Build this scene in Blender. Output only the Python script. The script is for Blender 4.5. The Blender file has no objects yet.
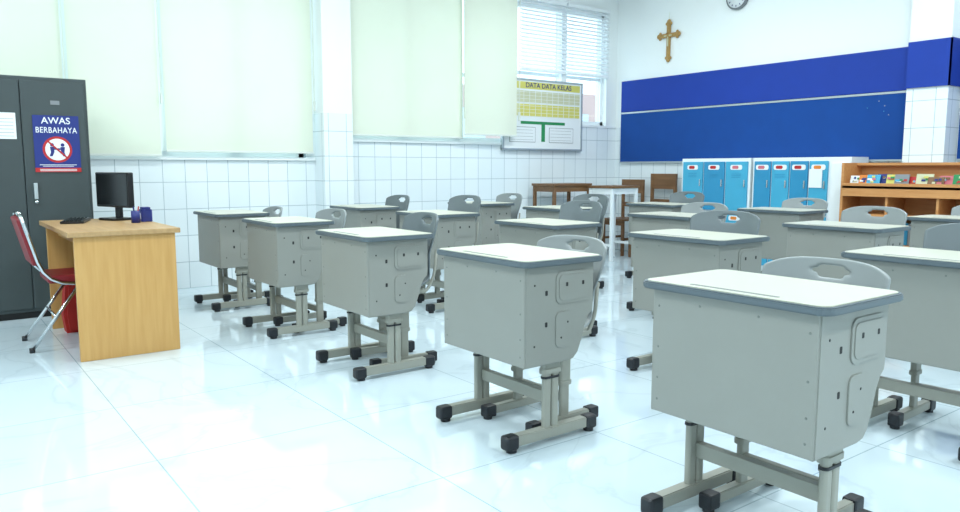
import bpy, bmesh, math, random
from mathutils import Vector, Matrix, Euler
S = bpy.context.scene
S.view_settings.view_transform = 'Standard'
PI = math.pi

# ---------------------------------------------------------------- materials
def lin(c):
    c /= 255.0
    return c/12.92 if c <= 0.04045 else ((c+0.055)/1.055)**2.4
def rgb(r, g, b): return (lin(r), lin(g), lin(b), 1)

def mat(name, col, rough=0.5, metal=0.0, var=0.04, scale=8.0, bump=0.0, spec=0.5):
    m = bpy.data.materials.new(name); m.use_nodes = True
    nt = m.node_tree; b = nt.nodes['Principled BSDF']
    b.inputs['Roughness'].default_value = rough
    b.inputs['Metallic'].default_value = metal
    b.inputs['Specular IOR Level'].default_value = spec
    tc = nt.nodes.new('ShaderNodeTexCoord')
    n = nt.nodes.new('ShaderNodeTexNoise'); n.inputs['Scale'].default_value = scale
    n.inputs['Detail'].default_value = 4
    nt.links.new(tc.outputs['Object'], n.inputs['Vector'])
    mx = nt.nodes.new('ShaderNodeMix'); mx.data_type = 'RGBA'
    c = rgb(*col)
    mx.inputs[6].default_value = tuple(x*(1-var) for x in c[:3])+(1,)
    mx.inputs[7].default_value = tuple(min(1, x*(1+var)) for x in c[:3])+(1,)
    nt.links.new(n.outputs['Fac'], mx.inputs[0])
    nt.links.new(mx.outputs[2], b.inputs['Base Color'])
    if bump:
        bp = nt.nodes.new('ShaderNodeBump'); bp.inputs['Strength'].default_value = bump
        bp.inputs['Distance'].default_value = 0.002
        n2 = nt.nodes.new('ShaderNodeTexNoise'); n2.inputs['Scale'].default_value = 300
        nt.links.new(tc.outputs['Object'], n2.inputs['Vector'])
        nt.links.new(n2.outputs['Fac'], bp.inputs['Height'])
        nt.links.new(bp.outputs[0], b.inputs['Normal'])
    return m

def wood(name, c1, c2, rough=0.4, axis=2, scale=6):
    m = bpy.data.materials.new(name); m.use_nodes = True
    nt = m.node_tree; b = nt.nodes['Principled BSDF']; b.inputs['Roughness'].default_value = rough
    tc = nt.nodes.new('ShaderNodeTexCoord'); mp = nt.nodes.new('ShaderNodeMapping')
    sc = [scale*4]*3; sc[axis] = scale*0.3
    mp.inputs['Scale'].default_value = sc
    n = nt.nodes.new('ShaderNodeTexNoise'); n.inputs['Scale'].default_value = 1.5; n.inputs['Detail'].default_value = 6
    cr = nt.nodes.new('ShaderNodeValToRGB')
    cr.color_ramp.elements[0].position = 0.3; cr.color_ramp.elements[0].color = rgb(*c1)
    cr.color_ramp.elements[1].position = 0.7; cr.color_ramp.elements[1].color = rgb(*c2)
    nt.links.new(tc.outputs['Object'], mp.inputs[0]); nt.links.new(mp.outputs[0], n.inputs['Vector'])
    nt.links.new(n.outputs['Fac'], cr.inputs[0]); nt.links.new(cr.outputs[0], b.inputs['Base Color'])
    return m

def wall_mat(name, horiz, tile_top, tw=0.2, th=0.25, paint=(240, 247, 247)):
    """painted wall above tile_top, glazed white tiles below"""
    m = bpy.data.materials.new(name); m.use_nodes = True
    nt = m.node_tree; b = nt.nodes['Principled BSDF']
    g = nt.nodes.new('ShaderNodeNewGeometry'); sp = nt.nodes.new('ShaderNodeSeparateXYZ')
    nt.links.new(g.outputs['Position'], sp.inputs[0])
    cb = nt.nodes.new('ShaderNodeCombineXYZ')
    if horiz == 'XY':
        ad = nt.nodes.new('ShaderNodeMath'); ad.operation = 'ADD'
        nt.links.new(sp.outputs[0], ad.inputs[0]); nt.links.new(sp.outputs[1], ad.inputs[1])
        nt.links.new(ad.outputs[0], cb.inputs[0])
    else:
        nt.links.new(sp.outputs['XYZ'.index(horiz)], cb.inputs[0])
    nt.links.new(sp.outputs[2], cb.inputs[1])
    br = nt.nodes.new('ShaderNodeTexBrick'); br.offset = 0; br.squash = 1
    br.inputs['Scale'].default_value = 1
    br.inputs['Brick Width'].default_value = tw; br.inputs['Row Height'].default_value = th
    br.inputs['Mortar Size'].default_value = 0.003; br.inputs['Mortar Smooth'].default_value = 0.1
    br.inputs['Color1'].default_value = rgb(230, 241, 245); br.inputs['Color2'].default_value = rgb(236, 245, 248)
    br.inputs['Mortar'].default_value = rgb(172, 189, 196)
    nt.links.new(cb.outputs[0], br.inputs['Vector'])
    lt = nt.nodes.new('ShaderNodeMath'); lt.operation = 'LESS_THAN'; lt.inputs[1].default_value = tile_top
    nt.links.new(sp.outputs[2], lt.inputs[0])
    mx = nt.nodes.new('ShaderNodeMix'); mx.data_type = 'RGBA'
    mx.inputs[6].default_value = rgb(*paint)
    nt.links.new(lt.outputs[0], mx.inputs[0]); nt.links.new(br.outputs['Color'], mx.inputs[7])
    nt.links.new(mx.outputs[2], b.inputs['Base Color'])
    mr = nt.nodes.new('ShaderNodeMix'); mr.inputs[2].default_value = 0.7; mr.inputs[3].default_value = 0.18
    nt.links.new(lt.outputs[0], mr.inputs[0]); nt.links.new(mr.outputs[0], b.inputs['Roughness'])
    return m

def floor_mat():
    m = bpy.data.materials.new('floor_marble_tile'); m.use_nodes = True
    nt = m.node_tree; b = nt.nodes['Principled BSDF']
    g = nt.nodes.new('ShaderNodeNewGeometry')
    mp = nt.nodes.new('ShaderNodeMapping'); mp.inputs['Location'].default_value = (0.13, 0.2, 0)
    nt.links.new(g.outputs['Position'], mp.inputs[0])
    br = nt.nodes.new('ShaderNodeTexBrick'); br.offset = 0; br.squash = 1
    br.inputs['Scale'].default_value = 1
    br.inputs['Brick Width'].default_value = 0.8; br.inputs['Row Height'].default_value = 0.8
    br.inputs['Mortar Size'].default_value = 0.003; br.inputs['Mortar Smooth'].default_value = 0.2
    br.inputs['Color1'].default_value = (1, 1, 1, 1); br.inputs['Color2'].default_value = (0.965, 0.975, 0.98, 1)
    br.inputs['Mortar'].default_value = rgb(196, 208, 212)
    nt.links.new(mp.outputs[0], br.inputs['Vector'])
    n1 = nt.nodes.new('ShaderNodeTexNoise'); n1.inputs['Scale'].default_value = 1.1; n1.inputs['Detail'].default_value = 6
    n1.inputs['Distortion'].default_value = 1.2
    nt.links.new(g.outputs['Position'], n1.inputs['Vector'])
    sub = nt.nodes.new('ShaderNodeMath'); sub.operation = 'SUBTRACT'; sub.inputs[1].default_value = 0.5
    ab = nt.nodes.new('ShaderNodeMath'); ab.operation = 'ABSOLUTE'
    nt.links.new(n1.outputs['Fac'], sub.inputs[0]); nt.links.new(sub.outputs[0], ab.inputs[0])
    cr = nt.nodes.new('ShaderNodeValToRGB')
    cr.color_ramp.elements[0].position = 0.0; cr.color_ramp.elements[0].color = rgb(202, 219, 228)
    cr.color_ramp.elements[1].position = 0.016; cr.color_ramp.elements[1].color = rgb(211, 228, 236)
    e = cr.color_ramp.elements.new(0.2); e.color = rgb(215, 232, 240)
    nt.links.new(ab.outputs[0], cr.inputs[0])
    mu = nt.nodes.new('ShaderNodeMix'); mu.data_type = 'RGBA'; mu.blend_type = 'MULTIPLY'; mu.inputs[0].default_value = 1
    nt.links.new(cr.outputs[0], mu.inputs[6]); nt.links.new(br.outputs['Color'], mu.inputs[7])
    nt.links.new(mu.outputs[2], b.inputs['Base Color'])
    b.inputs['Roughness'].default_value = 0.06
    b.inputs['Specular IOR Level'].default_value = 0.9
    return m

def emit(name, col, s):
    m = bpy.data.materials.new(name); m.use_nodes = True
    b = m.node_tree.nodes['Principled BSDF']
    b.inputs['Base Color'].default_value = rgb(*col)
    b.inputs['Emission Color'].default_value = rgb(*col); b.inputs['Emission Strength'].default_value = s
    return m

def blind_mat():
    m = bpy.data.materials.new('roller_blind_fabric'); m.use_nodes = True
    nt = m.node_tree; nt.nodes.remove(nt.nodes['Principled BSDF'])
    out = nt.nodes['Material Output']
    d = nt.nodes.new('ShaderNodeBsdfDiffuse'); t = nt.nodes.new('ShaderNodeBsdfTranslucent')
    tc = nt.nodes.new('ShaderNodeTexCoord'); n = nt.nodes.new('ShaderNodeTexNoise'); n.inputs['Scale'].default_value = 2
    nt.links.new(tc.outputs['Object'], n.inputs['Vector'])
    cr = nt.nodes.new('ShaderNodeValToRGB')
    cr.color_ramp.elements[0].color = rgb(238, 243, 230); cr.color_ramp.elements[1].color = rgb(242, 246, 234)
    nt.links.new(n.outputs['Fac'], cr.inputs[0])
    nt.links.new(cr.outputs[0], d.inputs[0]); nt.links.new(cr.outputs[0], t.inputs[0])
    mx = nt.nodes.new('ShaderNodeMixShader'); mx.inputs[0].default_value = 0.3
    nt.links.new(d.outputs[0], mx.inputs[1]); nt.links.new(t.outputs[0], mx.inputs[2])
    nt.links.new(mx.outputs[0], out.inputs[0])
    return m

def glass_mat():
    m = bpy.data.materials.new('window_glass'); m.use_nodes = True
    nt = m.node_tree; nt.nodes.remove(nt.nodes['Principled BSDF']); out = nt.nodes['Material Output']
    t = nt.nodes.new('ShaderNodeBsdfTransparent'); t.inputs[0].default_value = (0.86, 0.94, 0.97, 1)
    g = nt.nodes.new('ShaderNodeBsdfGlossy'); g.inputs['Roughness'].default_value = 0.05
    mx = nt.nodes.new('ShaderNodeMixShader'); mx.inputs[0].default_value = 0.07
    nt.links.new(t.outputs[0], mx.inputs[1]); nt.links.new(g.outputs[0], mx.inputs[2]); nt.links.new(mx.outputs[0], out.inputs[0])
    return m

M = dict(
    floor=floor_mat(),
    wallY=wall_mat('wall_paint_and_tile_north', 'X', 1.68),
    wallX=wall_mat('wall_paint_and_tile_east', 'Y', 1.68),
    pillar=wall_mat('pillar_paint_and_tile', 'XY', 1.68),
    pillar2=wall_mat('pillar_paint_and_tile_high', 'XY', 1.86),
    paint=mat('plain_wall_paint', (240, 246, 247), 0.8, var=0.01),
    ceil=mat('ceiling_paint', (245, 248, 248), 0.9, var=0.01),
    white=mat('white_enamel', (236, 243, 245), 0.4, var=0.01),
    slat=mat('venetian_slat', (236, 242, 246), 0.5, var=0.01),
    alu=mat('aluminium_frame', (180, 190, 194), 0.35, 0.5, var=0.03),
    blind=blind_mat(), glass=glass_mat(),
    rail=mat('blind_rail', (222, 228, 222), 0.5, var=0.02),
    panel=mat('desk_grey_enamel', (144, 147, 141), 0.42, var=0.02, bump=0.15),
    leg=mat('leg_beige_grey_enamel', (154, 156, 146), 0.4, var=0.02),
    top=mat('desk_top_laminate', (196, 198, 182), 0.35, var=0.02),
    trim=mat('desk_edge_trim', (90, 103, 110), 0.45, var=0.03),
    dark=mat('slot_dark', (36, 38, 40), 0.7),
    groove=mat('pen_groove_grey', (120, 126, 122), 0.5),
    cap=mat('black_plastic_cap', (24, 28, 34), 0.45),
    chl=mat('chair_plastic_light', (144, 152, 153), 0.4, var=0.02),
    chd=mat('chair_plastic_dark', (106, 117, 121), 0.4, var=0.02),
    cab=mat('cabinet_dark_steel', (58, 69, 71), 0.45, var=0.05, bump=0.2),
    cabd=mat('cabinet_seam', (20, 24, 26), 0.6),
    chrome=mat('chrome', (200, 205, 208), 0.15, 1.0, var=0.01),
    red=mat('red_vinyl', (134, 22, 34), 0.45, var=0.06),
    redc=mat('red_cloth', (174, 38, 32), 0.8, var=0.08),
    oak=wood('teacher_desk_wood', (196, 150, 84), (208, 164, 100)),
    oakt=wood('teacher_desk_top_wood', (172, 138, 92), (190, 156, 110), axis=1),
    shelf=wood('bookshelf_wood', (194, 134, 78), (208, 152, 96), axis=1),
    brown=wood('brown_table_wood', (106, 75, 47), (130, 94, 60), axis=0),
    black=mat('black_plastic', (13, 14, 17), 0.35),
    screen=mat('screen_glass', (8, 9, 12), 0.15),
    navy=mat('blue_plastic', (28, 40, 116), 0.4),
    blue=mat('board_blue_upper', (12, 56, 156), 0.75, var=0.08, scale=5),
    blue2=mat('board_blue_felt', (4, 68, 146), 0.9, var=0.10, scale=6),
    cyan=mat('locker_door_blue', (66, 166, 202), 0.4, var=0.04),
    cyand=mat('locker_door_blue_deep', (46, 142, 186), 0.4, var=0.04),
    gold=mat('cross_gilt_wood', (172, 136, 76), 0.4, 0.2, var=0.2, scale=60),
    postb=mat('poster_blue', (24, 44, 124), 0.5, var=0.03),
    postr=mat('poster_red', (180, 34, 38), 0.5, var=0.03),
    paper=mat('paper_white', (232, 238, 240), 0.6, var=0.01),
    green=mat('chart_green', (40, 136, 82), 0.6),
    yellow=mat('chart_yellow', (210, 205, 108), 0.6),
    pink=mat('print_pink', (206, 112, 124), 0.6),
    orange=mat('print_orange', (222, 132, 54), 0.6),
    tan=mat('print_tan', (200, 202, 168), 0.6),
    grey=mat('print_grey', (130, 136, 140), 0.6),
    lamp=emit('lamp_diffuser', (255, 255, 255), 4.0),
    outside=mat('outside_wall_salmon', (182, 158, 152), 0.9),
)

# ---------------------------------------------------------------- mesh builder
class MB:
    def __init__(s): s.bm = bmesh.new(); s.mats = []
    def mi(s, k):
        if k not in s.mats: s.mats.append(k)
        return s.mats.index(k)
    def add(s, tb, k, mtx=None, smooth=False):
        i = s.mi(k)
        for f in tb.faces: f.material_index = i; f.smooth = smooth
        if mtx is not None: bmesh.ops.transform(tb, matrix=mtx, verts=tb.verts)
        me = bpy.data.meshes.new('t'); tb.to_mesh(me); tb.free()
        s.bm.from_mesh(me); bpy.data.meshes.remove(me)
    def box(s, lo, hi, k, bevel=0.0, rot=None, seg=2):
        tb = bmesh.new(); bmesh.ops.create_cube(tb, size=1)
        c = [(a+b)/2 for a, b in zip(lo, hi)]; d = [abs(b-a) for a, b in zip(lo, hi)]
        bmesh.ops.scale(tb, vec=d, verts=tb.verts)
        if bevel: bmesh.ops.bevel(tb, geom=tb.edges[:], offset=bevel, segments=seg, affect='EDGES', profile=0.6)
        m = Matrix.Translation(c)
        if rot: m = m @ Euler(rot).to_matrix().to_4x4()
        s.add(tb, k, m)
    def cyl(s, p0, p1, r, k, seg=16, r2=None):
        p0, p1 = Vector(p0), Vector(p1); d = p1-p0
        tb = bmesh.new(); bmesh.ops.create_cone(tb, cap_ends=True, segments=seg, radius1=r, radius2=r if r2 is None else r2, depth=d.length)
        m = Matrix.Translation((p0+p1)/2) @ d.to_track_quat('Z', 'Y').to_matrix().to_4x4()
        s.add(tb, k, m, smooth=seg > 8)
    def sph(s, c, r, k, sc=(1, 1, 1)):
        tb = bmesh.new(); bmesh.ops.create_uvsphere(tb, u_segments=16, v_segments=10, radius=r)
        s.add(tb, k, Matrix.Translation(c) @ Matrix.Diagonal((*sc, 1)), smooth=True)
    def tube(s, pts, r, k, seg=10):
        pts = [Vector(p) for p in pts]
        out = [pts[0]]
        for a, b, c in zip(pts, pts[1:], pts[2:]):
            l = min((b-a).length, (c-b).length)*0.35
            p, q = b+(a-b).normalized()*l, b+(c-b).normalized()*l
            for t in (0, .25, .5, .75, 1): out.append((1-t)**2*p+2*t*(1-t)*b+t*t*q)
        out.append(pts[-1])
        tb = bmesh.new(); rings = []; up = None
        for i, p in enumerate(out):
            d = (out[min(i+1, len(out)-1)]-out[max(i-1, 0)]).normalized()
            if up is None: up = d.orthogonal().normalized()
            else: up = (up-d*up.dot(d)).normalized()
            sd = d.cross(up)
            rings.append([tb.verts.new(p+r*(math.cos(2*PI*j/seg)*up+math.sin(2*PI*j/seg)*sd)) for j in range(seg)])
        for a, b in zip(rings, rings[1:]):
            for j in range(seg): tb.faces.new((a[j], a[(j+1) % seg], b[(j+1) % seg], b[j]))
        tb.faces.new(rings[0][::-1]); tb.faces.new(rings[-1])
        bmesh.ops.recalc_face_normals(tb, faces=tb.faces)
        s.add(tb, k, smooth=True)
    def prism(s, poly, axis, a, b, k, bevel=0.0):
        """poly 2D extruded along axis from a to b. axis X:(y,z) Y:(x,z) Z:(x,y)"""
        tb = bmesh.new()
        def P(u, v, w): return {'X': (w, u, v), 'Y': (u, w, v), 'Z': (u, v, w)}[axis]
        v0 = [tb.verts.new(P(u, v, a)) for u, v in poly]; v1 = [tb.verts.new(P(u, v, b)) for u, v in poly]
        n = len(poly)
        for i in range(n): tb.faces.new((v0[i], v0[(i+1) % n], v1[(i+1) % n], v1[i]))
        f0 = tb.faces.new(v0[::-1]); f1 = tb.faces.new(v1)
        bmesh.ops.recalc_face_normals(tb, faces=tb.faces)
        if bevel: bmesh.ops.bevel(tb, geom=list(set(f0.edges[:]+f1.edges[:])), offset=bevel, segments=2, affect='EDGES')
        s.add(tb, k)
    def mesh(s, name):
        me = bpy.data.meshes.new(name); s.bm.to_mesh(me); s.bm.free()
        for k in s.mats: me.materials.append(M[k])
        return me
    def obj(s, name, loc=(0, 0, 0), rot=(0, 0, 0), parent=None):
        return place(s.mesh(name), name, loc, rot, parent)

def place(me, name, loc=(0, 0, 0), rot=(0, 0, 0), parent=None, scale=(1, 1, 1)):
    o = bpy.data.objects.new(name, me); S.collection.objects.link(o)
    o.location = loc; o.rotation_euler = rot; o.scale = scale
    if parent: o.parent = parent
    return o

def rrect(x0, y0, x1, y1, r, n=6):
    pts = []
    for cx, cy, a0 in ((x1-r, y1-r, 0), (x0+r, y1-r, 90), (x0+r, y0+r, 180), (x1-r, y0+r, 270)):
        for i in range(n+1):
            a = math.radians(a0+90*i/n); pts.append((cx+r*math.cos(a), cy+r*math.sin(a)))
    return pts

def text(name, body, size, loc, rot, k, parent=None, align='CENTER', bold=0.0, sx=1.0, space=1.0):
    c = bpy.data.curves.new(name, 'FONT'); c.body = body; c.size = size; c.align_x = align; c.align_y = 'CENTER'
    c.offset = bold; c.extrude = 0.0004; c.space_character = space
    t = bpy.data.objects.new(name+'_tmp', c); S.collection.objects.link(t)
    bpy.context.view_layer.update()
    me = bpy.data.meshes.new_from_object(t.evaluated_get(bpy.context.evaluated_depsgraph_get()))
    bpy.data.objects.remove(t); me.materials.clear(); me.materials.append(M[k])
    return place(me, name, loc, rot, parent, (sx, 1, 1))

# ---------------------------------------------------------------- room shell
XE, YN, XW, YS, H = 7.76, 7.28, -3.0, -2.6, 3.6
T = 0.2
b = MB(); b.box((XW-T, YS-T, -0.1), (XE+T, YN+T, 0), 'floor'); b.obj('floor')
b = MB(); b.box((XW-T, YS-T, H), (XE+T, YN+T, H+0.1), 'ceil'); b.obj('ceiling')
b = MB(); b.box((XE, YS-T, 0), (XE+T, YN+T, H), 'wallX'); b.obj('wall_east')
b = MB(); b.box((XW-T, YS-T, 0), (XW, YN+T, H), 'paint'); b.obj('wall_west')
b = MB(); b.box((XW, YS-T, 0), (XE, YS, H), 'paint'); b.obj('wall_south')
ops = [(-1.3, 3.2, 1.235, 3.3), (3.70, 5.94, 1.44, 3.3), (6.0, 7.56, 1.70, 3.16)]
b = MB(); x = XW
for (a, c, z0, z1) in ops:
    b.box((x, YN, 0), (a, YN+T, H), 'wallY')
    b.box((a, YN, 0), (c, YN+T, z0), 'wallY')
    b.box((a, YN, z1), (c, YN+T, H), 'wallY')
    x = c
b.box((x, YN, 0), (XE, YN+T, H), 'wallY')
b.obj('wall_north')
b = MB(); b.box((3.30, 7.05, 0), (3.62, YN, H), 'pillar'); b.obj('wall_north_pillar')
b = MB(); b.box((7.50, 3.00, 0), (XE, 3.36, H), 'pillar2'); b.obj('wall_east_pillar')
for i, (a, c, z0, z1) in enumerate(ops):
    b = MB(); y0, y1 = YN+0.06, YN+0.12
    for (p, q) in (((a, z0), (c, z0+0.05)), ((a, z1-0.05), (c, z1)), ((a, z0), (a+0.05, z1)), ((c-0.05, z0), (c, z1))):
        b.box((p[0], y0, p[1]), (q[0], y1, q[1]), 'white')
    for xm in ([.2, 1.06, 1.83, 2.5], [4.4, 5.13], [6.78])[i]:
        b.box((xm-0.045, YN+.0, z0+0.05), (xm+0.045, y1, z1-0.05), 'white')
    zt = z0+(z1-z0)*0.42
    b.box((a+.05, y0+.01, zt-0.02), (c-.05, y1-.01, zt+0.02), 'white')
    b.box((a+0.05, YN+0.085, z0+0.05), (c-0.05, YN+0.091, z1-0.05), 'glass')
    b.obj('window_%d' % (i+1))
b = MB(); b.box((-1.3, YN-0.03, 1.205), (3.295, YN-0.001, 1.235), 'white', 0.004)
b.box((3.625, YN-0.03, 1.41), (5.95, YN-0.001, 1.44), 'white', 0.004)
b.box((5.95, YN-0.012, 1.67), (7.75, YN-0.001, 1.70), 'white', 0.002); b.obj('trim_1')

def roller(x0, x1, z0, y):
    b = MB()
    b.box((x0+.003, y-0.001, z0+0.02), (x1-.003, y+0.001, 3.45), 'blind')
    b.box((x0, y-0.008, z0), (x1, y+0.008, z0+0.02), 'rail', 0.004)
    b.cyl((x0, y, 3.47), (x1, y, 3.47), 0.03, 'rail')
    b.box((x0-.005, y-0.035, 3.42), (x0+.01, y+0.035, 3.52), 'white'); b.box((x1-.01, y-0.035, 3.42), (x1+.005, y+0.035, 3.52), 'white')
    for dy in (-.03, -.045): b.cyl((x1+0.008, y+dy, 1.75), (x1+0.008, y+dy, 3.45), 0.003, 'rail', 6)
    b.box((x1, y-.052, 1.70), (x1+.016, y-.022, 1.80), 'rail', .004)
    return b.obj('roller_blind')
roller(-1.2, 1.03, 1.225, YN-0.07)
roller(1.065, 1.785, 1.235, YN-0.07)
roller(1.825, 3.255, 1.275, YN-0.07)
roller(3.645, 5.12, 1.47, YN-0.07)
roller(5.10, 5.88, 1.51, YN-0.14)
for (x0, x1) in ((6.02, 6.76), (6.79, 7.56)):
    b = MB(); z = 2.36
    b.box((x0, YN-0.06, 3.17), (x1, YN-0.01, 3.22), 'white', 0.004)
    b.box((x0, YN-0.05, 2.325), (x1, YN-0.02, 2.345), 'white', 0.003)
    while z < 3.16:
        b.box((x0, YN-0.06, z), (x1, YN-0.012, z+0.003), 'slat', rot=(math.radians(42), 0, 0)); z += 0.046
    for xs in (x0+0.1, x1-0.1): b.cyl((xs, YN-0.033, 2.34), (xs, YN-0.033, 3.18), 0.003, 'slat', 6)
    b.obj('venetian_blind')
b = MB(); b.box((4.5, 11.0, -1), (13, 11.3, 2.6), 'outside')
for i in range(6): b.box((5+i*1.3, 10.97, 1.4), (5.7+i*1.3, 11.0, 2.2), 'alu')
b.obj('neighbour_building')

# ---------------------------------------------------------------- pin board, cross, clock
random.seed(3)
def board(y0, y1):
    b = MB()
    b.box((XE-0.03, y0, 1.88), (XE-0.001, y1, 2.29), 'blue')
    b.box((XE-0.03, y0, 1.215), (XE-0.001, y1, 1.855), 'blue2')
    b.box((XE-0.036, y0, 1.855), (XE-0.001, y1, 1.875), 'alu')
    b.box((XE-0.036, y0, 1.195), (XE-0.001, y1, 1.215), 'alu')
    return b
b = board(3.365, 7.16)
for i in range(5):
    yy, zz = random.uniform(3.6, 3.85), random.uniform(1.65, 1.82)
    b.sph((XE-0.032, yy, zz), 0.0045, random.choice(['paper', 'tan', 'cyan']))
b.obj('blue_pin_board')
b = board(0.6, 2.98); b.obj('blue_pin_board')
b = MB(); b.box((7.478, 2.979, 1.87), (7.499, 3.36, 2.29), 'blue'); b.box((7.478, 2.978, 1.87), (7.76, 2.998, 2.29), 'blue')
b.obj('blue_pillar_band')

b = MB()
cy, X = 6.39, XE-0.02
b.box((X-.012, cy-.026, 2.51), (X+.012, cy+.026, 2.95), 'gold', 0.005)
b.box((X-.012, cy-.14, 2.770), (X+.012, cy+.14, 2.822), 'gold', 0.005)
for (yy, zz) in ((0, 2.965), (0, 2.495), (-.155, 2.797), (.155, 2.797)):
    b.sph((X, cy+yy, zz), 0.031, 'gold', (0.5, 1, 1))
    if yy == 0:
        for d in (-.031, .031): b.sph((X, cy+d, zz-(0.024 if zz > 2.8 else -0.024)), 0.021, 'gold', (0.5, 1, 1))
    else:
        for d in (-.031, .031): b.sph((X, cy+yy*0.87, zz+d), 0.021, 'gold', (0.5, 1, 1))
b.sph((X-.006, cy, 2.797), 0.045, 'gold', (0.4, 1, 1))
b.box((X-.022, cy-.008, 2.66), (X-.012, cy+.008, 2.80), 'tan', 0.003); b.box((X-.022, cy-.06, 2.785), (X-.012, cy+.06, 2.80), 'tan', 0.003)
b.cyl((X, cy, 2.97), (X, cy, 3.08), 0.002, 'tan', 6)
b.obj('wall_cross')

b = MB(); c = (XE, 5.40, 3.09)
b.cyl((XE-0.002, c[1], c[2]), (XE-0.045, c[1], c[2]), 0.14, 'grey', 40)
b.cyl((XE-0.04, c[1], c[2]), (XE-0.048, c[1], c[2]), 0.122, 'paper', 40)
for i in range(12):
    a = i*PI/6; b.box((XE-.0505, c[1]+.10*math.sin(a)-.004, c[2]+.10*math.cos(a)-.01), (XE-.048, c[1]+.10*math.sin(a)+.004, c[2]+.10*math.cos(a)+.01), 'navy', rot=(-a, 0, 0))
b.box((XE-.052, c[1]-.004, c[2]), (XE-.049, c[1]+.004, c[2]+.085), 'black'); b.box((XE-.052, c[1], c[2]-.004), (XE-.049, c[1]+.06, c[2]+.004), 'black')
b.obj('wall_clock')

# ---------------------------------------------------------------- class data board
def class_board():
    x0, x1, z0, z1 = 5.74, 7.06, 1.36, 2.22; y = YN-0.045
    b = MB()
    b.box((x0, y, z0), (x1, y+0.03, z1), 'paper')
    for (lo, hi) in (((x0-.01, z0-.01), (x1+.01, z0+.015)), ((x0-.01, z1-.015), (x1+.01, z1+.01)), ((x0-.01, z0), (x0+.015, z1)), ((x1-.015, z0), (x1+.01, z1))):
        b.box((lo[0], y-0.008, lo[1]), (hi[0], y+0.035, hi[1]), 'alu', 0.003)
    b.box((x0+.04, y-.002, 2.105), (x1-.04, y, 2.19), 'yellow')
    b.box((x0+.04, y-.002, 1.94), (x1-.04, y, 2.08), 'tan')
    b.box((x0+.04, y-.002, 1.77), (x1-.04, y, 1.92), 'yellow')
    for i in range(14):
        xx = x0+.04+i*(x1-x0-.08)/13; b.box((xx-.003, y-.004, 1.77), (xx+.003, y-.002, 2.08), 'paper')
    for i in range(8): b.box((x0+.04, y-.004, 1.77+i*.042), (x1-.04, y-.002, 1.774+i*.042), 'paper')
    b.box((x0+.28, y-.003, 1.675), (x1-.3, y, 1.71), 'green')
    b.box((x0+.62, y-.003, 1.46), (x0+.68, y, 1.675), 'green')
    for xx in (x0+.1, x0+.75): b.box((xx, y-.003, 1.45), (xx+.42, y, 1.64), 'grey'); b.box((xx+.006, y-.004, 1.456), (xx+.414, y-.002, 1.634), 'paper')
    for j in range(2):
        for i in range(4): b.box((x0+.12+j*.65, y-.005, 1.48+i*.04), (x0+.48+j*.65, y-.004, 1.483+i*.04), 'grey')
    o = b.obj('class_data_board')
    text('title', 'DATA DATA KELAS', 0.085, (x0+.74, y-.004, 2.148), (PI/2, 0, 0), 'navy', o, bold=0.001, sx=1.05)
class_board()

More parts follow.
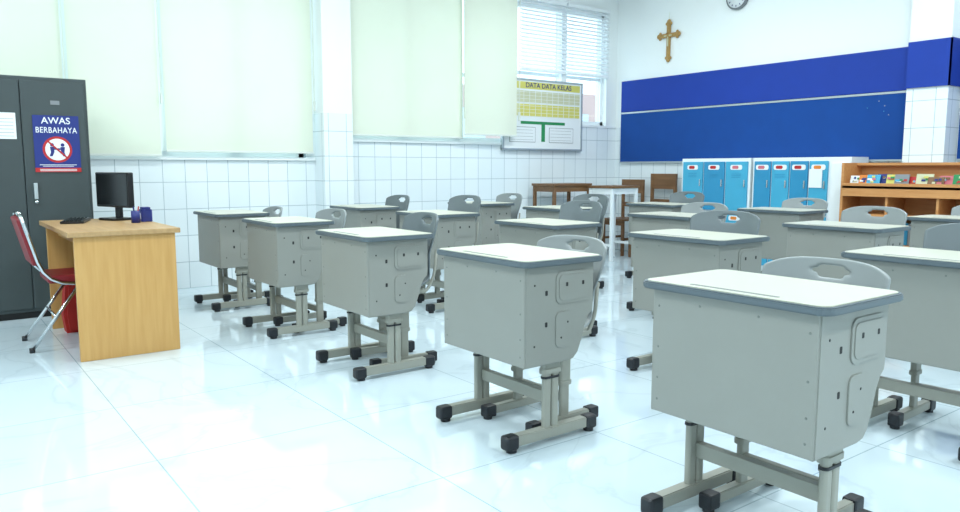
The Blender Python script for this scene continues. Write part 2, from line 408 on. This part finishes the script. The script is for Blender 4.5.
# ---------------------------------------------------------------- student desk + chair meshes
def desk_mesh():
    b = MB(); hx, hy = 0.222, 0.32
    b.prism(rrect(-hx, -hy, hx, hy, 0.045), 'Z', 0.735, 0.757, 'trim', 0.004)
    b.prism(rrect(-hx+.012, -hy+.012, hx-.012, hy-.012, 0.036), 'Z', 0.757, 0.760, 'top', 0.001)
    b.prism(rrect(-.180, -.15, -.164, .15, 0.007), 'Z', 0.7595, 0.7606, 'groove')
    fx = -0.190; pz = 0.338
    b.box((fx, -.280, pz), (fx+.02, .280, .736), 'panel', 0.006)
    side = [(fx+.003, pz), (.045, pz), (.075, pz+.006), (.10, pz+.03), (.122, pz+.08), (.14, pz+.14), (.160, pz+.175), (.180, .53), (.184, .55), (.184, .736), (fx+.003, .736)]
    for sy in (-1, 1):
        ya, yb = sy*.283, sy*.265
        b.prism(side, 'Y', min(ya, yb), max(ya, yb), 'panel', 0.004)
        yo = sy*.283
        def pl(x0, z0, x1, z1, r, k, e):
            b.prism(rrect(x0, z0, x1, z1, r), 'Y', min(yo-sy*.002, yo+sy*e), max(yo-sy*.002, yo+sy*e), k, 0.0015 if k == 'panel' else 0)
        pl(-.03, .575, .160, .705, .03, 'panel', .0045)
        pl(-.016, .588, .147, .692, .024, 'panel', .0070)
        pl(-.03, .40, .06, .545, .025, 'panel', .0045)
        for (sx_, sz_) in ((-.085, .615), (-.085, .49)): pl(sx_, sz_, sx_+.013, sz_+.020, .004, 'dark', .0006)
        for (sx_, sz_) in ((.02, .645), (.11, .645)): pl(sx_, sz_, sx_+.012, sz_+.016, .003, 'dark', .0076)
        for (sx_, sz_, e) in ((-.14, .66, .0006), (-.14, .42, .0006), (.0, .44, .0051), (.035, .50, .0051)):
            b.cyl((sx_, yo-sy*.002, sz_), (sx_, yo+sy*e, sz_), .0042, 'dark', 10)
    b.box((fx+.015, -.268, .572), (.180, .268, .582), 'panel')
    b.box((.172, -.268, .572), (.183, .268, .60), 'panel', 0.002)
    for yy in (-.255, .255):
        for zz in (.38, .45, .55, .68): b.sph((fx, yy, zz), .004, 'groove', (.5, 1, 1))
    for yy in (-.1, .1): b.sph((fx, yy, .70), .004, 'groove', (.5, 1, 1))
    for sy in (-1, 1):
        y = sy*.235
        b.prism(rrect(-.058, y-.017, .036, y+.017, .014), 'Z', .30, .575, 'leg')
        b.prism(rrect(-.052, y-.013, -.012, y+.013, .012), 'Z', .055, .31, 'leg')
        b.prism(rrect(-.008, y-.013, .030, y+.013, .012), 'Z', .055, .31, 'leg')
        b.prism(rrect(-.062, y-.020, .040, y+.020, .016), 'Z', .288, .31, 'leg', 0.002)
        b.prism(rrect(-.056, y-.016, .034, y+.016, .014), 'Z', .268, .277, 'cap')
        b.prism(rrect(-.23, y-.021, .22, y+.021, .01), 'Z', .022, .066, 'leg', 0.004)
        for sx in (-1, 1):
            b.box((sx*.180 if sx > 0 else -.255, y-.026, 0.012), (.245 if sx > 0 else -.190, y+.026, .070), 'cap', 0.014, seg=3)
            b.cyl((sx*.215, y, 0.0), (sx*.215, y, .014), .022, 'cap')
    b.box((-.02, -.225, .155), (.012, .225, .205), 'leg', 0.004)
    return b.mesh('student_desk')

def catmull(P, s):
    n = len(P)-1; t = min(max(s, 0), 0.99999)*n; i = int(t); f = t-i
    p0, p1, p2, p3 = (Vector(P[max(i-1, 0)]), Vector(P[i]), Vector(P[i+1]), Vector(P[min(i+2, n)]))
    return 0.5*((2*p1)+(-p0+p2)*f+(2*p0-5*p1+4*p2-p3)*f*f+(-p0+3*p1-3*p2+p3)*f**3)

def chair_mesh(k):
    b = MB()
    P = [(-.205, .405, .165), (-.19, .425, .18), (-.10, .432, .19), (.0, .425, .19), (.09, .425, .185), (.15, .445, .165), (.18, .50, .155),
         (.195, .57, .178), (.207, .64, .203), (.225, .71, .217), (.243, .78, .220), (.252, .82, .210)]
    NU, NV = 20, 48; tb = bmesh.new(); grid = []
    for j in range(NV+1):
        row = []
        for i in range(NU+1):
            u = -1+2*i/NU; s = j/NV; se = s
            if s > .5: se = s - .085*abs(u)**3.2*min(1, (s-.5)/.5)**1.5
            p = catmull(P, se)
            back = min(max((s-.5)/.2, 0), 1)
            x = p[0]-back*.06*u*u; z = p[1]+(1-back)*.018*u*u
            row.append(tb.verts.new((x, u*p[2], z)))
        grid.append(row)
    for j in range(NV):
        for i in range(NU):
            uc = abs(-1+2*(i+.5)/NU)
            if uc < .34 and j == 43: continue
            if uc < .24 and j in (42, 44): continue
            tb.faces.new((grid[j][i], grid[j][i+1], grid[j+1][i+1], grid[j+1][i]))
    bmesh.ops.recalc_face_normals(tb, faces=tb.faces)
    me = bpy.data.meshes.new('t'); tb.to_mesh(me); tb.free()
    o = bpy.data.objects.new('t', me); S.collection.objects.link(o)
    md = o.modifiers.new('s', 'SOLIDIFY'); md.thickness = 0.014; md.offset = 0
    md = o.modifiers.new('ss', 'SUBSURF'); md.levels = 1
    bpy.context.view_layer.update()
    m2 = bpy.data.meshes.new_from_object(o.evaluated_get(bpy.context.evaluated_depsgraph_get()))
    bpy.data.objects.remove(o)
    tb = bmesh.new(); tb.from_mesh(m2); b.add(tb, k, smooth=True)
    for sy in (-1, 1):
        y = sy*.15
        b.prism(rrect(-.030, y-.014, .034, y+.014, .012), 'Z', .20, .40, 'leg')
        b.prism(rrect(-.024, y-.011, .028, y+.011, .010), 'Z', .05, .21, 'leg')
        b.prism(rrect(-.034, y-.018, .038, y+.018, .014), 'Z', .195, .215, 'leg', 0.002)
        b.box((-.16, y-.012, .395), (.14, y+.012, .415), 'leg', 0.003)
        b.tube([(.0, y, .40), (.15, y, .40), (.20, y*.95, .48), (.222, y*.9, .62)], .009, 'leg')
        b.prism(rrect(-.185, y-.018, .185, y+.018, .01), 'Z', .020, .058, 'leg', 0.004)
        for sx in (-1, 1):
            b.box((.145 if sx > 0 else -.205, y-.024, 0.010), (.205 if sx > 0 else -.145, y+.024, .064), 'cap', 0.009)
            b.cyl((sx*.18, y, 0.0), (sx*.18, y, .012), .02, 'cap')
    b.box((-.015, -.14, .12), (.012, .14, .16), 'leg', 0.004)
    b.box((-.015, -.14, .385), (.015, .14, .405), 'leg', 0.003)
    return b.mesh('school_chair')

DM = desk_mesh(); CL = chair_mesh('chl'); CD = chair_mesh('chd')
# (front x, near y, chair mesh, chair scale z, chair dx, chair dy, chair rot)
rows = [
    (1.85, .985, CL, 1.01, .14, .00, 0), (1.83, 2.165, CL, 1.00, .14, .0, 2), (1.83, 3.44, CD, 1.06, .13, .02, -6), (1.83, 4.68, CL, 1.02, .15, 0, 3), (1.83, 5.86, CL, .98, .16, 0, -2),
    (3.16, 1.02, CD, 1.08, .16, -.02, 2), (3.16, 2.24, CD, 1.08, .14, .04, 5), (3.16, 3.46, CD, 1.10, .18, .06, -3), (3.16, 4.80, CD, 1.10, .14, .06, 2), (3.16, 6.05, CD, 1.06, .18, 0, 0),
    (4.50, 1.00, CL, 1.08, .16, 0, 0), (4.50, 2.12, CL, 1.07, .16, .0, -3), (4.50, 3.46, CL, 1.04, .18, 0, 2), (4.50, 4.76, CD, 1.08, .2, 0, 4), (4.50, 6.0, CL, 1.05, .2, 0, 0),
    (5.84, 1.94, CL, 1.05, .16, 0, 0), (5.84, 3.38, CL, 1.05, .18, 0, 0), (5.84, 4.70, CD, 1.08, .2, 0, 0),
]
for (fx, ny, cm, cs, dx, dy, cr) in rows:
    cx, cyy = fx+.215, ny+.315
    place(DM, 'student_desk', (cx, cyy, 0), (0, 0, 0), None, (1, 1, 1.018))
    place(cm, 'school_chair', (cx+dx, cyy+dy, 0), (0, 0, math.radians(cr)), None, (1, 1, cs))

# ---------------------------------------------------------------- teacher's desk and things on it
b = MB()
b.box((.655, 4.80, .735), (1.275, 6.03, .765), 'oakt', 0.004)
b.box((.69, 4.83, 0), (1.25, 4.86, .735), 'oak', 0.003)
b.box((.69, 5.97, 0), (1.25, 6.00, .735), 'oak', 0.003)
b.box((1.20, 4.86, .06), (1.225, 5.97, .735), 'oak')
b.box((.76, 4.86, .66), (.785, 5.97, .735), 'oak')
b.obj('teacher_desk')

mo = MB()
mo.box((-.20, -.015, .09), (.20, .03, .335), 'black', 0.008)
mo.box((-.187, -.0165, .106), (.187, -.0145, .323), 'screen')
mo.box((-.03, .02, .012), (.03, .045, .22), 'black', 0.004)
mo.prism(rrect(-.11, -.08, .11, .09, .05), 'Z', 0.001, .016, 'black', 0.004)
mo.obj('computer_monitor', (1.10, 5.80, .765), (0, 0, math.radians(-70)))
b = MB(); b.prism(rrect(-.07, -.19, .07, .19, .01), 'Z', 0.001, .018, 'black', 0.003)
for r in range(5):
    for c in range(13): b.box((-.055+r*.023, -.18+c*.028, .018), (-.037+r*.023, -.158+c*.028, .023), 'screen')
b.obj('keyboard', (.84, 5.72, .765), (0, 0, math.radians(-16)))
b = MB()
b.prism(rrect(-.035, -.045, .035, .045, .01), 'Z', 0.001, .085, 'navy', 0.003)
b.box((-.026, -.035, .085), (.026, .035, .10), 'navy', 0.004); b.box((-.036, -.02, .02), (-.034, .02, .06), 'paper')
b.obj('tape_dispenser', (1.235, 5.50, .765))
b = MB(); b.cyl((0, 0, 0.001), (0, 0, .08), .028, 'navy', 20)
for i, k in enumerate(('postr', 'black', 'navy')):
    a = i*2.0; b.cyl((.010*math.cos(a), .010*math.sin(a), .05), (.022*math.cos(a), .022*math.sin(a), .11), .004, k, 8)
b.obj('pen_cup', (1.15, 5.40, .765))

# teacher chair (faces +X)
b = MB()
for sy in (-1, 1):
    y = sy*.205
    b.tube([(.36, y, .012), (.24, y, .41), (-.20, y, .41), (-.31, y, .83), (-.31, y*.5, .85)], .011, 'chrome')
    b.tube([(-.30, y, .012), (-.02, y*.98, .40)], .011, 'chrome')
    b.cyl((.36, y, 0), (.36, y, .03), .016, 'cap'); b.cyl((-.30, y, 0), (-.30, y, .03), .016, 'cap')
b.cyl((-.31, -.11, .85), (-.31, .11, .85), .011, 'chrome')
b.cyl((-.16, -.2, .21), (-.16, .2, .21), .008, 'chrome'); b.cyl((.3, -.2, .2), (.3, .2, .2), .008, 'chrome')
b.box((-.19, -.20, .415), (.25, .20, .465), 'red', 0.02, seg=3)
b.box((-.30, -.19, .53), (-.265, .19, .83), 'red', 0.014, rot=(0, math.radians(-14), 0), seg=3)
b.obj('office_chair', (.79, 5.47, 0))
b = MB()
b.prism([(-.15, 0.0), (.15, 0.0), (.165, .12), (.14, .36), (.09, .42), (-.09, .42), (-.14, .36), (-.165, .12)], 'X', -.08, .08, 'redc', 0.02)
b.tube([(0, -.07, .41), (0, -.06, .5), (0, .06, .5), (0, .07, .41)], .008, 'red')
b.obj('red_tote_bag', (.90, 5.82, 0), (0, 0, math.radians(90)))

# ---------------------------------------------------------------- steel cabinet
x0, x1, y0, y1, hh = .19, 1.08, 6.48, 6.96, 1.80
b = MB()
b.box((x0, y0+.02, .05), (x1, y1, hh), 'cab', 0.004)
b.box((x0+.02, y0+.04, 0), (x1-.02, y1-.02, .05), 'cabd')
xm = (x0+x1)/2
b.box((x0+.02, y0, .08), (xm-.003, y0+.022, hh-.03), 'cab', 0.004)
b.box((xm+.003, y0, .08), (x1-.02, y0+.022, hh-.03), 'cab', 0.004)
b.box((xm+.05, y0-.03, .90), (xm+.075, y0, 1.02), 'alu', 0.004); b.cyl((xm+.062, y0-.03, .88), (xm+.062, y0, .88), .012, 'chrome')
b.box((x1-.25, y0-.004, 1.60), (x1-.19, y0, 1.63), 'grey')
for i in range(4): b.box((x0+.12, y0-.003, 1.66+i*.02), (xm-.12, y0, 1.665+i*.02), 'cabd')
for i in range(4): b.box((xm+.12, y0-.003, .25+i*.02), (x1-.12, y0, .255+i*.02), 'cabd')
b.obj('steel_cabinet')
b = MB(); b.box((.47, y0-.005, 1.34), (.60, y0-.0045, 1.53), 'paper')
for i in range(6): b.box((.48, y0-.0055, 1.36+i*.025), (.585, y0-.005, 1.363+i*.025), 'grey')
b.obj('notice_paper')
b = MB(); yp = y0-.006; px0, px1 = .705, 1.010
b.box((px0, yp, 1.10), (px1, yp+.002, 1.52), 'postb')
b.box((px0, yp-.0008, 1.10), (px1, yp, 1.132), 'postr')
cx, cz = (px0+px1)/2, 1.268
def disc(b, r, k, y, z=cz, x=cx, seg=40): b.prism([(x+r*math.cos(2*PI*i/seg), z+r*math.sin(2*PI*i/seg)) for i in range(seg)], 'Y', y-.0006, y, k)
disc(b, .098, 'postr', yp); disc(b, .081, 'paper', yp-.0008)
for sx in (-1, 1):
    disc(b, .013, 'navy', yp-.0016, cz+.035, cx+sx*.035, 16)
    b.prism([(cx+sx*.02, cz+.02), (cx+sx*.05, cz+.02), (cx+sx*.045, cz-.02), (cx+sx*.055, cz-.05), (cx+sx*.035, cz-.05), (cx+sx*.022, cz-.02)], 'Y', yp-.0022, yp-.0016, 'navy')
b.box((cx-.03, yp-.0024, cz-.002), (cx+.03, yp-.0018, cz+.010), 'navy')
b.box((cx-.086, yp-.0032, cz-.006), (cx+.086, yp-.0024, cz+.006), 'postr', rot=(0, PI/4, 0))
for i in range(2): b.box((px0+.03, yp-.0016, 1.108+i*.010), (px1-.03, yp-.0008, 1.112+i*.010), 'paper')
for i in range(2): b.box((px0+.03+.02*i, yp-.0016, 1.152-i*.010), (px1-.03-.02*i, yp-.0008, 1.156-i*.010), 'paper')
o = b.obj('warning_poster')
text('title_line_1', 'AWAS', .068, (cx, yp-.001, 1.480), (PI/2, 0, 0), 'paper', o, bold=.0006)
text('title_line_2', 'BERBAHAYA', .060, (cx, yp-.001, 1.410), (PI/2, 0, 0), 'paper', o, bold=.0003, sx=.78, space=1.08)

# ---------------------------------------------------------------- lockers
def lockers(ya, yb, n, side=False):
    b = MB(); X0, X1, Z = 7.36, 7.72, 1.24
    b.box((X0+.02, ya, 0), (X1, yb, Z), 'white', 0.003)
    off = .2 if side else 0
    w = (yb-ya-.04-off)/n; zz = [.06, .64, 1.21]
    for i in range(n):
        for r in range(2):
            a = ya+.02+off+i*w; k = 'cyan' if (i+r) % 2 else 'cyand'
            b.box((X0, a+.008, zz[r]+.008), (X0+.022, a+w-.008, zz[r+1]-.008), k if r else 'cyan', 0.005)
            b.box((X0-.014, a+.03, zz[r]+.28), (X0, a+.045, zz[r]+.36), 'chrome', 0.003)
            yc = a+w/2
            b.prism(rrect(yc-.075, zz[r+1]-.10, yc+.075, zz[r+1]-.045, .02), 'X', X0-.003, X0, 'paper')
            b.prism(rrect(yc-.03, zz[r+1]-.09, yc+.05, zz[r+1]-.055, .015), 'X', X0-.004, X0-.003, random.choice(['postr', 'orange', 'pink']))
            for q in range(3): b.box((X0-.002, yc-.06, zz[r+1]-.15-q*.018), (X0, yc+.06, zz[r+1]-.144-q*.018), 'cyand')
    if side:
        b.box((X0-.003, ya+.03, .3), (X0+.02, ya+.19, 1.18), 'white', 0.003)
    return b
b = lockers(4.90, 5.83, 3); b.obj('locker_unit')
b = lockers(3.78, 4.87, 4, True); b.box((7.352, 4.06, .93), (7.356, 4.20, 1.12), 'paper'); b.obj('locker_unit')

# ---------------------------------------------------------------- bookshelf with magazines
b = MB(); X0, X1, ya, yb = 7.10, 7.48, 2.0, 3.74
b.box((X1-.02, ya, 0), (X1, yb, 1.18), 'shelf')
for yy in (ya, yb-.025): b.box((X0+.02, yy, 0), (X1-.02, yy+.025, 1.18), 'shelf', 0.002)
b.box((X0+.26, ya, 1.155), (X1-.02, yb, 1.18), 'shelf')
for z in (.04, .40, .68, .94): b.box((X0, ya+.025, z), (X1-.02, yb-.025, z+.022), 'shelf')
b.box((X0, ya+.025, .865), (X0+.018, yb-.025, .990), 'shelf', 0.002)
for i in range(1, 4):
    yy = ya+i*(yb-ya)/4; b.box((X0+.02, yy-.01, .05), (X1-.02, yy+.01, .94), 'shelf')
b.obj('bookshelf')
b = MB(); y = 2.05; cols = ['postr', 'grey', 'yellow', 'navy', 'cyan', 'orange', 'paper', 'green', 'pink', 'brown', 'tan']
i = 0
while y < 3.56:
    w = random.uniform(.11, .15); k = cols[i % 11]
    xx = X0+.05+.012*(i % 3)
    zt = 1.05+.03*random.random()
    b.box((xx, y, .965), (xx+.008, y+w, zt), k, rot=(0, math.radians(14), 0))
    for q in range(5):
        a0 = y+.008+random.random()*(w-.05); z_ = .985+random.random()*(zt-1.01)
        b.box((xx-.0035-q*.0004, a0, z_), (xx-.0025-q*.0004, a0+.02+.02*random.random(), z_+.018), random.choice(cols), rot=(0, math.radians(14), 0))
    y += w*.62+.01; i += 1
b.obj('magazine_row')
b = MB(); y = 2.06; dull = ['grey', 'navy', 'brown', 'postr', 'cyand', 'tan']
while y < 3.6:
    w = random.uniform(.02, .045); h = random.uniform(.15, .22)
    if min(abs(y+w/2-(ya+j*(yb-ya)/4)) for j in range(1, 4)) > .05: b.box((X0+.14, y, .424), (X0+.32, y+w, .424+h), random.choice(dull), 0.002)
    y += w+.004
b.obj('book_row')

# ---------------------------------------------------------------- corner tables and wooden chairs
def table(x0, x1, y0, y1, h, kt, kl, name):
    b = MB(); b.box((x0, y0, h-.03), (x1, y1, h), kt, 0.004)
    for xx in (x0+.03, x1-.03):
        for yy in (y0+.03, y1-.03): b.box((xx-.018, yy-.018, 0), (xx+.018, yy+.018, h-.03), kl, 0.003)
    for yy in (y0+.03, y1-.03): b.box((x0+.05, yy-.01, h-.10), (x1-.05, yy+.01, h-.03), kl)
    for xx in (x0+.03, x1-.03): b.box((xx-.01, y0+.05, h-.10), (xx+.01, y1-.05, h-.03), kl); b.box((xx-.01, y0+.05, .18), (xx+.01, y1-.05, .21), kl)
    b.obj(name)
table(6.14, 6.78, 6.74, 7.16, .94, 'brown', 'brown', 'wooden_table')
table(6.66, 7.14, 6.28, 6.70, .915, 'brown', 'white', 'white_leg_table')
def wchair(loc, rz, s=1.0):
    b = MB()
    for sx in (-.17, .17):
        b.box((sx-.017, -.20, 0), (sx+.017, -.166, .45), 'brown', 0.003)
        b.box((sx-.017, .166, 0), (sx+.017, .20, .98), 'brown', 0.003)
        b.box((sx-.01, -.17, .2), (sx+.01, .17, .23), 'brown')
    b.box((-.2, -.21, .45), (.2, .205, .475), 'brown', 0.005)
    b.box((-.17, .172, .80), (.17, .192, .98), 'brown', 0.004)
    b.box((-.17, .172, .62), (.17, .192, .68), 'brown', 0.004)
    b.box((-.15, -.19, .39), (.15, -.175, .45), 'brown')
    o = b.obj('wooden_chair', loc, (0, 0, rz)); o.scale = (s, s, s)
wchair((7.42, 6.30, 0), math.radians(-90), 1.08)
wchair((7.42, 6.80, 0), math.radians(-90), 1.0)

# ---------------------------------------------------------------- ceiling lamps
for lx in (-0.8, 2.4, 5.6):
    for ly in (-0.6, 2.4, 5.2):
        b = MB(); b.box((-.62, -.17, -.06), (.62, .17, 0), 'white', 0.005); b.box((-.58, -.13, -.064), (.58, .13, -.058), 'lamp')
        b.obj('ceiling_lamp', (lx, ly, H))
        L = bpy.data.lights.new('lamp_light', 'AREA'); L.shape = 'RECTANGLE'; L.size = 1.16; L.size_y = .26
        L.energy = 47; L.color = (0.92, 0.985, 1.0)
        o = bpy.data.objects.new('lamp_light', L); S.collection.objects.link(o); o.location = (lx, ly, H-.075)

w = bpy.data.worlds.new('world'); S.world = w; w.use_nodes = True
bg = w.node_tree.nodes['Background']; bg.inputs[0].default_value = (0.87, 0.955, 1.0, 1); bg.inputs[1].default_value = 2.9

# ---------------------------------------------------------------- camera
cam = bpy.data.cameras.new('camera'); co = bpy.data.objects.new('camera', cam); S.collection.objects.link(co)
cam.sensor_width = 36; cam.lens = 28.125
co.location = (0, 0, 1.13); co.rotation_euler = (math.radians(90-6.69), 0, math.radians(-36.7))
S.camera = co
